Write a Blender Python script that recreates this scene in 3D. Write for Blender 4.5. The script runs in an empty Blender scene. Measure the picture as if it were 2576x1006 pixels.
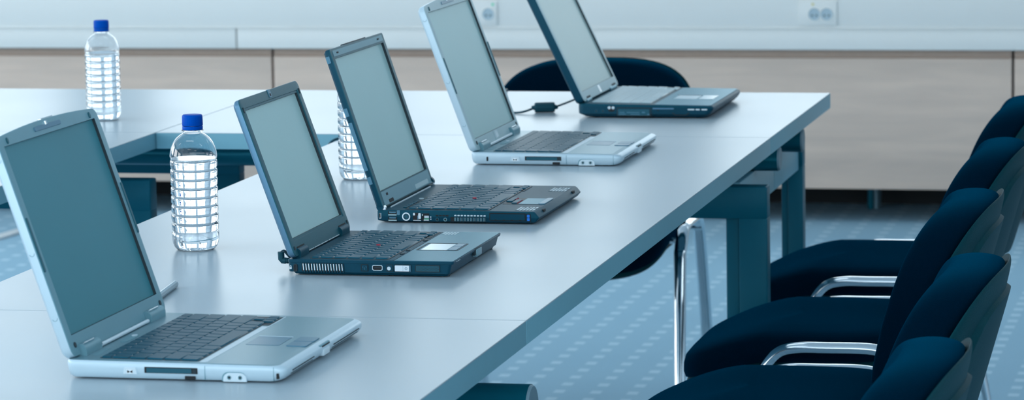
import bpy, bmesh, math, random
from mathutils import Vector, Matrix
random.seed(7)
S = bpy.context.scene
COL = S.collection
R = math.radians
PI = math.pi
TZ = 0.74          # table top height

# ------------------------------------------------------------------ materials
def srgb(r, g, b):
    f = lambda c: (c / 255 / 12.92) if c / 255 <= 0.04045 else ((c / 255 + 0.055) / 1.055) ** 2.4
    return (f(r), f(g), f(b))

def mat(name, col, rough=0.5, metal=0.0, spec=0.5, var=0.06, nscale=40, bump=0.0, bscale=400, trans=0.0, ior=1.45, coat=0.0, rvar=0.0, stint=None):
    m = bpy.data.materials.new(name); m.use_nodes = True
    nt = m.node_tree; N = nt.nodes; L = nt.links
    b = N['Principled BSDF']
    b.inputs['Roughness'].default_value = rough
    b.inputs['Metallic'].default_value = metal
    b.inputs['Specular IOR Level'].default_value = spec
    b.inputs['IOR'].default_value = ior
    b.inputs['Transmission Weight'].default_value = trans
    b.inputs['Coat Weight'].default_value = coat
    if name == 'navy_fabric':
        b.inputs['Sheen Weight'].default_value = .2; b.inputs['Sheen Roughness'].default_value = .45; b.inputs['Sheen Tint'].default_value = (0, .30, .60, 1)
    if stint: b.inputs['Specular Tint'].default_value = (*stint, 1)
    b.inputs['Base Color'].default_value = (*col, 1)
    if var or bump or rvar:
        tc = N.new('ShaderNodeTexCoord')
        n = N.new('ShaderNodeTexNoise'); n.inputs['Scale'].default_value = nscale; n.inputs['Detail'].default_value = 4
        L.new(tc.outputs['Object'], n.inputs['Vector'])
        if var:
            mx = N.new('ShaderNodeMix'); mx.data_type = 'RGBA'
            mx.inputs[6].default_value = (*[c * (1 - var) for c in col], 1)
            mx.inputs[7].default_value = (*[min(1, c * (1 + var)) for c in col], 1)
            L.new(n.outputs['Fac'], mx.inputs[0]); L.new(mx.outputs[2], b.inputs['Base Color'])
        if rvar:
            mr = N.new('ShaderNodeMapRange'); mr.inputs[3].default_value = rough - rvar; mr.inputs[4].default_value = rough + rvar
            L.new(n.outputs['Fac'], mr.inputs[0]); L.new(mr.outputs[0], b.inputs['Roughness'])
        if bump:
            n2 = N.new('ShaderNodeTexNoise'); n2.inputs['Scale'].default_value = bscale; n2.inputs['Detail'].default_value = 3
            L.new(tc.outputs['Object'], n2.inputs['Vector'])
            bp = N.new('ShaderNodeBump'); bp.inputs['Strength'].default_value = bump; bp.inputs['Distance'].default_value = 0.001
            L.new(n2.outputs['Fac'], bp.inputs['Height']); L.new(bp.outputs['Normal'], b.inputs['Normal'])
    return m

M = {}
M['table'] = mat('table_laminate', (.415, .50, .555), rough=.30, spec=.35, var=.015, nscale=3, bump=.03, bscale=900, rvar=.03)
M['edge'] = mat('table_edge_band', (.19, .43, .53), rough=.42, var=.03)
M['teal'] = mat('teal_painted_steel', (.001, .10, .15), rough=.42, var=.04, bump=.08, bscale=700, stint=(.35, .78, .95))
M['tube'] = mat('teal_tube', (.003,.12,.17), rough=.28, var=.03, metal=.3, stint=(.35, .78, .95))
M['cap'] = mat('tube_end_cap', (.16, .27, .33), rough=.45)
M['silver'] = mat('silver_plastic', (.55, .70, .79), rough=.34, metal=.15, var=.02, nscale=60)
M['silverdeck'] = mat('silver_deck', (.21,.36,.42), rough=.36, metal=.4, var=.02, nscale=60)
M['silverlight'] = mat('light_silver_plastic', (.66,.78,.85), rough=.4, var=.02)
M['bezel'] = mat('grey_bezel', (.17,.33,.39), rough=.4, var=.03, stint=(.35, .78, .95))
M['bezel2'] = mat('pale_lit_bezel', (.42,.58,.62), rough=.42, var=.03)  # far silver laptop has the same bezel; its stronger light is in this colour
M['darkbezel'] = mat('dark_bezel', (.016,.10,.13), rough=.4, var=.05, bump=.1, stint=(.35, .78, .95))
M['black'] = mat('charcoal_plastic', (.0015, .040, .072), rough=.42, var=.05, bump=.12, bscale=1500, stint=(.35, .78, .95))
M['blackdeck'] = mat('charcoal_deck', (.008,.065,.10), rough=.45, spec=.2, var=.04, bump=.1, bscale=1500, stint=(.35, .78, .95))
M['palm'] = mat('blue_grey_palm_rest', (.07,.17,.22), rough=.36, metal=.3, var=.03, stint=(.35, .78, .95))
M['lidblue'] = mat('blue_grey_lid_shell', (.11, .24, .36), rough=.36, metal=.4, var=.04)
M['key'] = mat('dark_keys', (.008,.08,.125), rough=.42, spec=.25, var=.06, nscale=80, stint=(.35, .78, .95))
M['keylight'] = mat('grey_keys', (.36, .50, .55), rough=.36, var=.05)
M['gap'] = mat('dark_gap', (.008, .025, .035), rough=.5, var=0)
M['hole'] = mat('port_black', (.004, .007, .01), rough=.6, var=0)
M['slot'] = mat('slot_flap', (.025, .10, .14), rough=.45, var=.04, stint=(.35, .78, .95))
M['metal'] = mat('bright_port_metal', (.75, .82, .86), rough=.22, metal=1.0, var=.02)
M['white'] = mat('white_button', (.78, .86, .93), rough=.35, var=.01)
M['label'] = mat('pale_print', (.66,.76,.81), rough=.5, var=0)
M['blue'] = mat('blue_button', (.01, .20, .75), rough=.35, var=.02)
M['red'] = mat('red_rubber', (.45, .03, .06), rough=.6, var=.05)
M['green'] = mat('green_dot', (.15, .75, .45), rough=.5, var=0)
M['yellow'] = mat('yellow_dot', (.7, .6, .25), rough=.5, var=0)
M['pad'] = mat('touchpad_grey', (.10,.22,.31), rough=.34, var=.03, stint=(.35, .78, .95))
M['padlight'] = mat('glossy_touchpad', (.60,.74,.80), rough=.22, var=.02)
M['lcd1'] = mat('screen_dim_reflection', (.05, .225, .275), rough=.42, spec=.5, var=.08, nscale=4, stint=(.35, .78, .95))  # same kind of screen, weaker reflection on the nearest laptop put into the colour
M['lcd'] = mat('screen_off_reflecting', (.42, .62, .62), rough=.38, spec=.5, var=.05, nscale=4, stint=(.35, .78, .95))  # near-black off screens: reflected room light put into the base colour
M['lcd5'] = mat('screen_pale_reflection', (.44, .60, .59), rough=.38, spec=.5, var=.04, nscale=4)  # paler copy, brighter reflection on the far laptop put into the colour
M['fabric'] = mat('navy_fabric', (.0002, .0075, .018), rough=.95, spec=0.0, var=.15, nscale=250, bump=.35, bscale=900, stint=(.1, .6, 1))
M['shell'] = mat('black_plastic_shell', (.0, .034, .044), rough=.55, spec=.25, var=.06, bump=.5, bscale=450, stint=(.35, .78, .95))
M['chrome'] = mat('chrome', (.80, .86, .90), rough=.10, metal=1.0, var=.01)
M['trunk'] = mat('white_trunking', (.84, .83, .80), rough=.45, var=.015, nscale=2)
M['plate'] = mat('socket_plate', (.84,.83,.80), rough=.4, var=.01)
M['well'] = mat('socket_well', (.45,.56,.62), rough=.5, var=.02)
M['wall'] = mat('painted_wall', (.62, .69, .74), rough=.85, var=.02, nscale=6, bump=.1)
M['skirt'] = mat('under_panel_shade', (.004, .008, .011), rough=.7, var=.1)  # black stands in for the shade in the space under the panels
M['frame'] = mat('window_frame', (.55, .60, .63), rough=.5, var=.01)
M['ceil'] = mat('ceiling_tile', (.70, .74, .77), rough=.9, var=.03, nscale=8)
M['cable'] = mat('black_cable', (.012, .06, .085), rough=.45, var=.04, stint=(.35, .78, .95))
M['capblue'] = mat('blue_bottle_cap', (.0, .075, .46), rough=.45, spec=.2, var=.03, stint=(.1, .5, 1))
M['pet'] = mat('clear_bottle_plastic', (.97, .985, 1.0), rough=.02, trans=1.0, ior=1.40, var=0)
M['water'] = mat('water', (.93, .975, 1.0), rough=0.0, trans=1.0, ior=1.33, var=0)
M['pen'] = mat('brushed_steel_pen', (.26,.37,.43), rough=.3, metal=.9, var=.05)
M['pale'] = mat('pale_floor_strip', (.62, .68, .72), rough=.5, var=.03)

def wood_mat():
    m = bpy.data.materials.new('pale_birch_veneer'); m.use_nodes = True
    nt = m.node_tree; N = nt.nodes; L = nt.links; b = N['Principled BSDF']
    tc = N.new('ShaderNodeTexCoord'); mp = N.new('ShaderNodeMapping'); mp.inputs['Scale'].default_value = (1.1, 1, 9)
    n = N.new('ShaderNodeTexNoise'); n.inputs['Scale'].default_value = 2.4; n.inputs['Detail'].default_value = 6; n.inputs['Distortion'].default_value = .5
    cr = N.new('ShaderNodeValToRGB')
    cr.color_ramp.elements[0].position = .3; cr.color_ramp.elements[0].color = (.62, .485, .41, 1)
    cr.color_ramp.elements[1].position = .7; cr.color_ramp.elements[1].color = (.75, .575, .475, 1)
    L.new(tc.outputs['Object'], mp.inputs['Vector']); L.new(mp.outputs[0], n.inputs['Vector']); L.new(n.outputs['Fac'], cr.inputs[0]); L.new(cr.outputs[0], b.inputs['Base Color'])
    b.inputs['Roughness'].default_value = .5
    return m
M['wood'] = wood_mat()
M['woodedge'] = mat('brown_edge_band', (.46, .32, .25), rough=.55, var=.08)

def carpet_mat():
    # grey-blue carpet with a regular grid of small pale dashes (85 x 92 mm pitch)
    m = bpy.data.materials.new('dashed_carpet'); m.use_nodes = True
    nt = m.node_tree; N = nt.nodes; L = nt.links; b = N['Principled BSDF']
    g = N.new('ShaderNodeNewGeometry'); sp = N.new('ShaderNodeSeparateXYZ'); L.new(g.outputs['Position'], sp.inputs[0])
    def mth(op, a, v=None, w=None):
        n = N.new('ShaderNodeMath'); n.operation = op
        for i, q in enumerate((a, v, w)):
            if q is None: continue
            if isinstance(q, (int, float)): n.inputs[i].default_value = q
            else: L.new(q, n.inputs[i])
        return n.outputs[0]
    def cell(sock, period, phase, half):
        f = mth('FRACT', mth('DIVIDE', mth('ADD', sock, 100 * period - phase + period / 2), period))
        d = mth('ABSOLUTE', mth('SUBTRACT', f, .5))
        mr = N.new('ShaderNodeMapRange'); mr.interpolation_type = 'SMOOTHSTEP'
        mr.inputs[1].default_value = half / period * 1.2; mr.inputs[2].default_value = half / period * .8
        L.new(d, mr.inputs[0]); return mr.outputs[0]
    mask = mth('MULTIPLY', cell(sp.outputs[0], .0852, -.866, .0125), cell(sp.outputs[1], .0915, 2.346, .018))
    n = N.new('ShaderNodeTexNoise'); n.inputs['Scale'].default_value = 3; n.inputs['Detail'].default_value = 8
    L.new(g.outputs['Position'], n.inputs['Vector'])
    mb_ = N.new('ShaderNodeMix'); mb_.data_type = 'RGBA'
    mb_.inputs[6].default_value = (.26, .44, .57, 1); mb_.inputs[7].default_value = (.30, .485, .61, 1); L.new(n.outputs['Fac'], mb_.inputs[0])
    mx = N.new('ShaderNodeMix'); mx.data_type = 'RGBA'; mx.inputs[7].default_value = (.42, .60, .71, 1)
    L.new(mask, mx.inputs[0]); L.new(mb_.outputs[2], mx.inputs[6]); L.new(mx.outputs[2], b.inputs['Base Color'])
    b.inputs['Roughness'].default_value = .95; b.inputs['Specular IOR Level'].default_value = .15
    return m
M['carpet'] = carpet_mat()

# ------------------------------------------------------------------ mesh helper
class MB:
    def __init__(s): s.v = []; s.f = []; s.mi = []; s.mats = []; s.cur = 0; s.X = None
    def m(s, name):
        mm = M[name]
        if mm not in s.mats: s.mats.append(mm)
        s.cur = s.mats.index(mm); return s
    def pt(s, p):
        p = Vector(p)
        if s.X is not None: p = s.X(p) if callable(s.X) else s.X @ p
        s.v.append(p); return len(s.v) - 1
    def face(s, idx): s.f.append(tuple(idx)); s.mi.append(s.cur)
    def loft(s, rings, cap0=True, cap1=True, closed=False):
        ids = [[s.pt(p) for p in r] for r in rings]; n = len(ids[0])
        pairs = list(zip(ids, ids[1:])) + ([(ids[-1], ids[0])] if closed else [])
        for a, b in pairs:
            for i in range(n):
                j = (i + 1) % n; s.face((a[i], a[j], b[j], b[i]))
        if cap0: s.face(ids[0][::-1])
        if cap1: s.face(ids[-1])
        return s
    def box(s, x0, x1, y0, y1, z0, z1, bev=0.0, r=0.0):
        b = min(bev, abs(z1 - z0) * .45, abs(x1 - x0) * .45, abs(y1 - y0) * .45)
        if b <= 0 and r <= 0:
            return s.loft([[(x0, y0, z0), (x1, y0, z0), (x1, y1, z0), (x0, y1, z0)], [(x0, y0, z1), (x1, y0, z1), (x1, y1, z1), (x0, y1, z1)]])
        rr = max(r, b)
        def ring(i, z): return [(x, y, z) for x, y in rrect(x0 + i, x1 - i, y0 + i, y1 - i, max(rr - i, b * .3, 1e-5))]
        return s.loft([ring(b, z0), ring(b * .3, z0 + b * .3), ring(0, z0 + b), ring(0, z1 - b), ring(b * .3, z1 - b * .3), ring(b, z1)])
    def cyl(s, p0, p1, r0, r1=None, n=20, cap=True):
        r1 = r0 if r1 is None else r1
        p0, p1 = Vector(p0), Vector(p1); d = (p1 - p0).normalized()
        u = d.orthogonal().normalized(); w = d.cross(u)
        ring = lambda p, r: [p + (u * math.cos(2 * PI * i / n) + w * math.sin(2 * PI * i / n)) * r for i in range(n)]
        return s.loft([ring(p0, r0), ring(p1, r1)], cap, cap)
    def lathe(s, prof, c=(0, 0, 0), n=48, cap0=True, cap1=True, mod=None):
        rings = []
        for r, z in prof:
            ring = []
            for i in range(n):
                a = 2 * PI * i / n; rr = r if mod is None else r * mod(a, z)
                ring.append((c[0] + rr * math.cos(a), c[1] + rr * math.sin(a), c[2] + z))
            rings.append(ring)
        return s.loft(rings, cap0, cap1)
    def tube(s, pts, r, n=10, cap=True, sc=(1, 1, 1)):
        pts = [Vector(p) for p in pts]; rings = []; u = None
        for i, p in enumerate(pts):
            t = (pts[min(i + 1, len(pts) - 1)] - pts[max(i - 1, 0)]).normalized()
            if u is None: u = t.orthogonal().normalized()
            else: u = (u - t * u.dot(t)).normalized()
            w = t.cross(u)
            rings.append([p + (u * math.cos(2 * PI * k / n) + w * math.sin(2 * PI * k / n)) * r * Vector(sc) for k in range(n)])
        return s.loft(rings, cap, cap)
    def build(s, name, parent=None, angle=35, smooth=True):
        me = bpy.data.meshes.new(name); me.from_pydata([tuple(p) for p in s.v], [], s.f)
        for mm in s.mats: me.materials.append(mm)
        for p, i in zip(me.polygons, s.mi): p.material_index = i
        bm = bmesh.new(); bm.from_mesh(me)
        bmesh.ops.recalc_face_normals(bm, faces=bm.faces)
        if smooth:
            for f in bm.faces: f.smooth = True
            lim = R(angle)
            for f in bm.faces:
                if len(f.verts) > 4:
                    for e in f.edges: e.smooth = False
            for e in bm.edges:
                if len(e.link_faces) != 2 or e.calc_face_angle(0) > lim: e.smooth = False
        bm.to_mesh(me); bm.free(); me.update()
        o = bpy.data.objects.new(name, me); COL.objects.link(o)
        if parent is not None: o.parent = parent
        return o

def rrect(x0, x1, y0, y1, r, seg=4, bow=0.0, nt=1):
    """rounded rectangle, CCW; the x1 side can be bowed outwards"""
    r = max(1e-5, min(r, (x1 - x0) / 2.01, (y1 - y0) / 2.01)); out = []
    for cx, cy, a0 in ((x1 - r, y1 - r, 0), (x0 + r, y1 - r, 90), (x0 + r, y0 + r, 180), (x1 - r, y0 + r, 270)):
        for k in range(seg + 1):
            a = R(a0 + 90 * k / seg); out.append([cx + r * math.cos(a), cy + r * math.sin(a)])
    if nt > 1:   # points along the x1 side, from its low-y corner to its high-y corner
        for k in range(1, nt): out.append([x1, y0 + r + (y1 - y0 - 2 * r) * k / nt])
    if bow:
        ym, h = (y0 + y1) / 2, (y1 - y0) / 2
        for p in out:
            if p[0] > x1 - r - 1e-6: p[0] += bow * (1 - ((p[1] - ym) / h) ** 2)
    return [tuple(p) for p in out]

def empty(name, loc, rz=0.0):
    o = bpy.data.objects.new(name, None); o.empty_display_size = .05; COL.objects.link(o)
    o.location = loc; o.rotation_euler = (0, 0, rz); return o
def tag(o, label=None, cat=None, group=None, kind=None):
    for k, v in (('label', label), ('category', cat), ('group', group), ('kind', kind)):
        if v: o[k] = v
    return o
def kids(o): return [c for c in bpy.data.objects if c.parent == o]
def copy_tree(o, parent=None):
    c = o.copy(); COL.objects.link(c)
    c.parent = parent
    for ch in kids(o): copy_tree(ch, c)
    return c

# ------------------------------------------------------------------ setting
def struct(o): o['kind'] = 'structure'; return o
YP = 4.20      # front of the wooden panels
YW = 4.66      # wall
struct(MB().m('carpet').box(-6, 5, -8, YW + .1, -.05, 0).build('floor'))
w = MB().m('wall').box(-6, 5, YW, YW + .15, .12, 1.02)
w.box(-6, 5, YW, YW + .15, 2.45, 2.85)
WX = [(-4.75, -3.05), (-2.85, -1.15), (-.95, .75)]
xs = [-6] + [v for ab in WX for v in ab] + [5]
for i in range(0, len(xs), 2): w.box(xs[i], xs[i + 1], YW, YW + .15, 1.02, 2.45)
struct(w.build('wall_back'))
struct(MB().m('skirt').box(-6, 5, YW - .012, YW + .12, 0, .119).build('baseboard_back'))
struct(MB().m('wall').box(5, 5.15, -8, YW + .15, 0, 2.85).build('wall_right'))
w = MB().m('wall').box(-6.15, -6, -8, YW + .15, 0, 1.02); w.box(-6.15, -6, -8, YW + .15, 2.48, 2.85)
WY = [(y - 1.0, y + 1.0) for y in (-5.2, -2.4, .4, 3.0)]
ys = [-8] + [v for ab in WY for v in ab] + [YW + .15]
for i in range(0, len(ys), 2): w.box(-6.15, -6, ys[i], ys[i + 1], 1.02, 2.48)
struct(w.build('wall_left'))
for i, (a, b) in enumerate(WY):
    f = MB().m('frame')
    for y0, y1 in ((a, a + .05), (b - .05, b), ((a + b) / 2 - .03, (a + b) / 2 + .03)): f.box(-6.10, -6.03, y0, y1, 1.02, 2.48, .004)
    f.box(-6.095, -6.035, a, b, 1.02, 1.08, .004); f.box(-6.095, -6.035, a, b, 2.42, 2.48, .004)
    struct(f.build('window_%d' % (i + 4)))
struct(MB().m('ceil').box(-6.15, 5.15, -8, YW + .15, 2.85, 2.95).build('ceiling'))
for i, (a, b) in enumerate(WX):
    f = MB().m('frame')
    for x0, x1 in ((a, a + .05), (b - .05, b), ((a + b) / 2 - .03, (a + b) / 2 + .03)): f.box(x0, x1, YW + .03, YW + .10, 1.02, 2.45, .004)
    f.box(a, b, YW + .035, YW + .095, 1.02, 1.08, .004); f.box(a, b, YW + .035, YW + .095, 2.39, 2.45, .004)
    struct(f.build('window_%d' % (i + 1)))

# wooden front panels under the cable trunking
def panel(x0, x1, feet_x, label):
    root = empty('wood_panel', ((x0 + x1) / 2, YP, .104))
    h = (x1 - x0) / 2
    MB().m('wood').box(-h + .002, h - .002, 0, .02, 0, .400, .001).build('board', root)
    MB().m('woodedge').box(-h + .002, h - .002, .004, .02, .4005, .424, .001).build('top_edge', root)
    for fx in feet_x: MB().m('skirt').box(fx - (x0 + x1) / 2 - .015, fx - (x0 + x1) / 2 + .015, .30, .33, -.104, .02).build('foot', root)
    MB().m('skirt').box(-h + .01, h - .01, .0205, .34, .005, .012).build('bottom_board', root)
    tag(root, label, 'wall panel', 'wooden front panels along the back wall')
panel(-4.6, -2.226, (-4.4, -2.35), 'pale wooden front panel behind the bottle on the rear table, left of the seam')
panel(-2.222, .094, (-1.9, .06), 'long pale wooden front panel behind the far laptops and chair')
panel(.098, 2.4, (.3, 2.2), 'pale wooden front panel beyond the seam in the far right corner')

# cable trunking above the panels
tr = empty('cable_trunking', (-1.1, YP, .531))
c_ = MB().m('trunk')
for x0, x1 in ((-3.5, -1.234), (-1.230, 3.4)): c_.box(x0, x1, -.028, .40, 0, .066, .003)
c_.build('lower_cover', tr)
MB().m('trunk').box(-3.5, 3.4, -.032, .40, .0675, .245, .003).build('upper_cover', tr)
MB().m('plate').box(-3.5, 3.4, -.0345, -.02, .0645, .0690, .0010).build('joint_bead', tr)
MB().m('trunk').box(-3.5, 3.4, -.05, .449, .2455, .275, .006).build('sill_board', tr)
tag(tr, 'long white cable trunking with sockets running along the back wall', 'cable trunking')
def socket(x0, x1, wells, dot, label):
    root = empty('wall_socket', ((x0 + x1) / 2, YP - .032, .641)); h = (x1 - x0) / 2
    MB().m('plate').box(-h, h, -.006, -.0005, -.034, .040, .002).build('plate', root)
    for wx in wells:
        q = MB().m('plate')
        n = 28
        ring = lambda r, y: [(wx - (x0 + x1) / 2 + r * math.cos(2 * PI * k / n), y, r * math.sin(2 * PI * k / n)) for k in range(n)]
        q.loft([ring(.0205, -.0062), ring(.0205, -.0085), ring(.018, -.0088)], False, False)
        q.m('well').loft([ring(.018, -.0088), ring(.0165, -.0065)], False, True)
        sw = q.build('socket_well', root)
        pq = MB().m('gap')
        for s_ in (-.0065, .0065): pq.cyl((wx - (x0 + x1) / 2 + s_, -.0062, -.004), (wx - (x0 + x1) / 2 + s_, -.0072, -.004), .0028, n=10)
        pq.build('pin_hole', sw)
    MB().m(dot[1]).cyl((dot[0] - (x0 + x1) / 2, -.006, .030), (dot[0] - (x0 + x1) / 2, -.008, .030), .004, n=12).build('indicator_dot', root)
    tag(root, label, 'wall socket', 'wall sockets in the trunking')
socket(-1.60, -1.485, [-1.513], (-1.498, 'green'), 'white wall socket with a small green dot, behind the silver laptop lid')
socket(-.545, -.43, [-.4985, -.461], (-.503, 'yellow'), 'white double wall socket with two round wells, above the far table corner')

# small stand foot under the panel
bf = empty('support_foot', (-.335, 4.53, 0))
q = MB().m('cap'); q.X = Matrix.Shear('XZ', 4, (.17, 0)); q.box(-.024, -.012, -.02, .02, 0, .104, .003); q.build('brace', bf)
MB().m('teal').box(-.047, -.030, -.02, .02, 0, .104, .003).build('post', bf)
tag(bf, 'small metal support foot in the dark gap under the wooden panel', 'support')
o = MB().m('pale').box(-.022, .022, -.35, .35, 0, .008, .003).build('floor_strip')
o.location = (-2.93, 3.55, 0); o.rotation_euler[2] = R(-6); tag(o, 'narrow pale strip lying on the carpet at the far left edge', 'floor strip')

# ------------------------------------------------------------------ tables
def table(loc, sx, sy, label, legs, tubes, rail=None, lw=.078):
    """loc = right front corner of the top; the top spans x -sx..0, y 0..sy"""
    root = empty('conference_table', (loc[0], loc[1], 0))
    t = MB().m('table').box(-sx + .001, -.001, .001, sy - .001, TZ - .0305, TZ, .0006)
    t.m('edge'); e = .0007
    top = t.build('table_top', root)
    eb = MB().m('edge')
    eb.loft([[(x, y, z) for x, y in rrect(-sx + .0004, -.0004, .0004, sy - .0004, .002)] for z in (TZ - .031, TZ - .0012)], False, False)
    eb.loft([[(x, y, z) for x, y in rrect(-sx + .003, -.003, .003, sy - .003, .002)] for z in (TZ - .031, TZ - .0312)], True, False)
    eb.build('edge_band', top)
    for y in legs:      # inverted-U end frames: beam with two posts
        y, ins = y if isinstance(y, tuple) else (y, .004)
        MB().m('teal').box(-sx + ins, -ins, y - .02, y + .02, .592, .652, .003).build('cross_beam', root)
        for px in (-ins - lw, -sx + ins):
            p = MB().m('teal').box(px + lw * .32, px + lw, y - .0195, y + .0195, .0, .594, .003)
            p.box(px, px + lw * .323, y - .010, y + .012, .0, .594, .003)
            p.m('gap').box(px - .002, px + lw + .0015, y - .022, y + .022, 0, .012, .003)
            p.build('leg', root)
    for y in tubes:
        y, tz, tr_, xe = y if isinstance(y, tuple) else (y, .6785, .0240, -.011)
        tb = MB().m('tube').cyl((-sx + .015, y, tz), (xe - .0035, y, tz), tr_, n=28).build('support_tube', root)
        MB().m('cap').cyl((xe - .0035, y, tz), (xe, y, tz), tr_ - .0005, tr_ - .0025, n=28).build('end_cap', tb)
    for y0, y1, rx in rail or ():
        MB().m('edge').box(rx - .022, rx, y0, y1, .585, .6545, .002).build('side_rail', root)
    tag(root, label, 'table')
    return root
SEAM = -2.064
table((0, SEAM - 2.064), .8, 2.064, 'pale blue-white conference table nearest the camera, under the large silver laptop', ((.06, .2), (1.7, .2)), (.05,))
table((0, SEAM), .8, 2.064, 'long pale conference table carrying the three laptops in the middle of the row', ((.3, .22), 2.054), ((.025, .619, .034, .001),))
table((0, 0), 1.19, .823, 'pale conference table at the far end, under the rearmost dark laptop', ((.79, .052),), (.19, .50), [(.012, .431, -.060), (.435, .769, -.060)], .046)
table((-1.19, SEAM), .8, 2.064, 'pale conference table of the left row, behind the nearest laptop lid', ((.3, .2), 2.054), ())
table((-1.19, 0), .8, .823, 'pale conference table at the far left corner, under the rear water bottle', (.56,), (.19, .50))

# ------------------------------------------------------------------ laptops
def nearplate(mb, x0, x1, z0, z1, r=.0008, out=.0003, deep=.003):
    """small plate on the near side face (y = 0 plane), sticking out by `out`"""
    mb.loft([[(x, y, z) for x, z in rrect(x0, x1, z0, z1, r)] for y in (deep, -out)], False, True); return mb
def nearframe(mb, x0, x1, z0, z1, wdt, r=.001, out=.0006, deep=.003):
    a = rrect(x0, x1, z0, z1, r); b = rrect(x0 + wdt, x1 - wdt, z0 + wdt, z1 - wdt, max(r - wdt, .0002))
    mb.loft([[(x, deep, z) for x, z in a], [(x, -out, z) for x, z in a], [(x, -out, z) for x, z in b], [(x, deep, z) for x, z in b]], False, False); return mb
def neardisc(mb, x, z, r, out=.0004, n=20):
    ring = lambda rr, y: [(x + rr * math.cos(2 * PI * k / n), y, z + rr * math.sin(2 * PI * k / n)) for k in range(n)]
    mb.loft([ring(r, .003), ring(r, -out)], False, True); return mb
def nearring(mb, x, z, r, ri, out=.0006, n=24):
    ring = lambda rr, y: [(x + rr * math.cos(2 * PI * k / n), y, z + rr * math.sin(2 * PI * k / n)) for k in range(n)]
    mb.loft([ring(r, .003), ring(r, -out), ring(ri, -out), ring(ri, .002)], False, False); return mb

def body_levels(W, levels, r):
    out = []
    for l in levels:
        z, xb, xf, yi = l[:4]; sl = l[4] if len(l) > 4 else 0.0
        out.append([(x, y, z - sl * max(0, x)) for x, y in rrect(xb, xf, yi, W - yi, r, seg=5)])
    return out

def key_rows():
    R0 = [('k', 15 / 16.)] * 16
    R1 = [1] * 13 + [2]; R2 = [1.5] + [1] * 12 + [1.5]; R3 = [1.75] + [1] * 11 + [2.25]; R4 = [2.25] + [1] * 10 + [2.75]
    R5 = [1.25, 1, 1, 1.25, 5.25, 1, 1, 1.25]
    return [[w for _, w in R0], R1, R2, R3, R4, R5]

def keyboard(root, x0, x1, y0, y1, z, keymat, h=.0019, gap=.0022, arrow=.007, tilt=0.0):
    """x0 rear row .. x1 front row, y0 near (left) .. y1 far (right)"""
    k = MB().m('gap'); k.X = lambda p: Vector((p.x, p.y, p.z - tilt * p.x))
    k.box(x0, x1, y0, y1, z - .0008, z + .0001, r=.002)
    k.box(x1 - .004, x1 + arrow, y1 - .062, y1, z - .0008, z + .0001, r=.002)
    tray = k.build('keyboard', root)
    kk = MB().m(keymat); kk.X = k.X
    depth = x1 - x0 - .003; rh = [.62] + [1] * 5; u = depth / sum(rh); yy0 = y0 + .0015; uw = (y1 - y0 - .003) / 15.0
    xx = x0 + .0015
    def key(xa, xb, ya, yb):
        g = gap / 2
        b0 = rrect(xa + g * .5, xb - g * .5, ya + g * .5, yb - g * .5, .0008, seg=1); b1 = rrect(xa + g * 1.2, xb - g * 1.6, ya + g * 1.4, yb - g * 1.4, .0012, seg=1)
        kk.loft([[(x, y, z) for x, y in b0], [(x, y, z + h * (1.0 - .25 * (x - xa) / (xb - xa))) for x, y in b1]], False, True)
    for ri, row in enumerate(key_rows()):
        xa, xb = xx, xx + u * rh[ri]; y = yy0
        for wd in row:
            key(xa, xb, y, y + wd * uw); y += wd * uw
        if ri == 5:   # arrow cluster
            a = (y1 - .0015 - y) / 3
            m_ = (xa + xb + arrow) / 2
            for j in range(3): key(m_, xb + arrow, y + a * j, y + a * (j + 1))
            key(xa, m_, y + a, y + 2 * a)
        xx = xb
    kk.build('keys', tray)
    return tray

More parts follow.
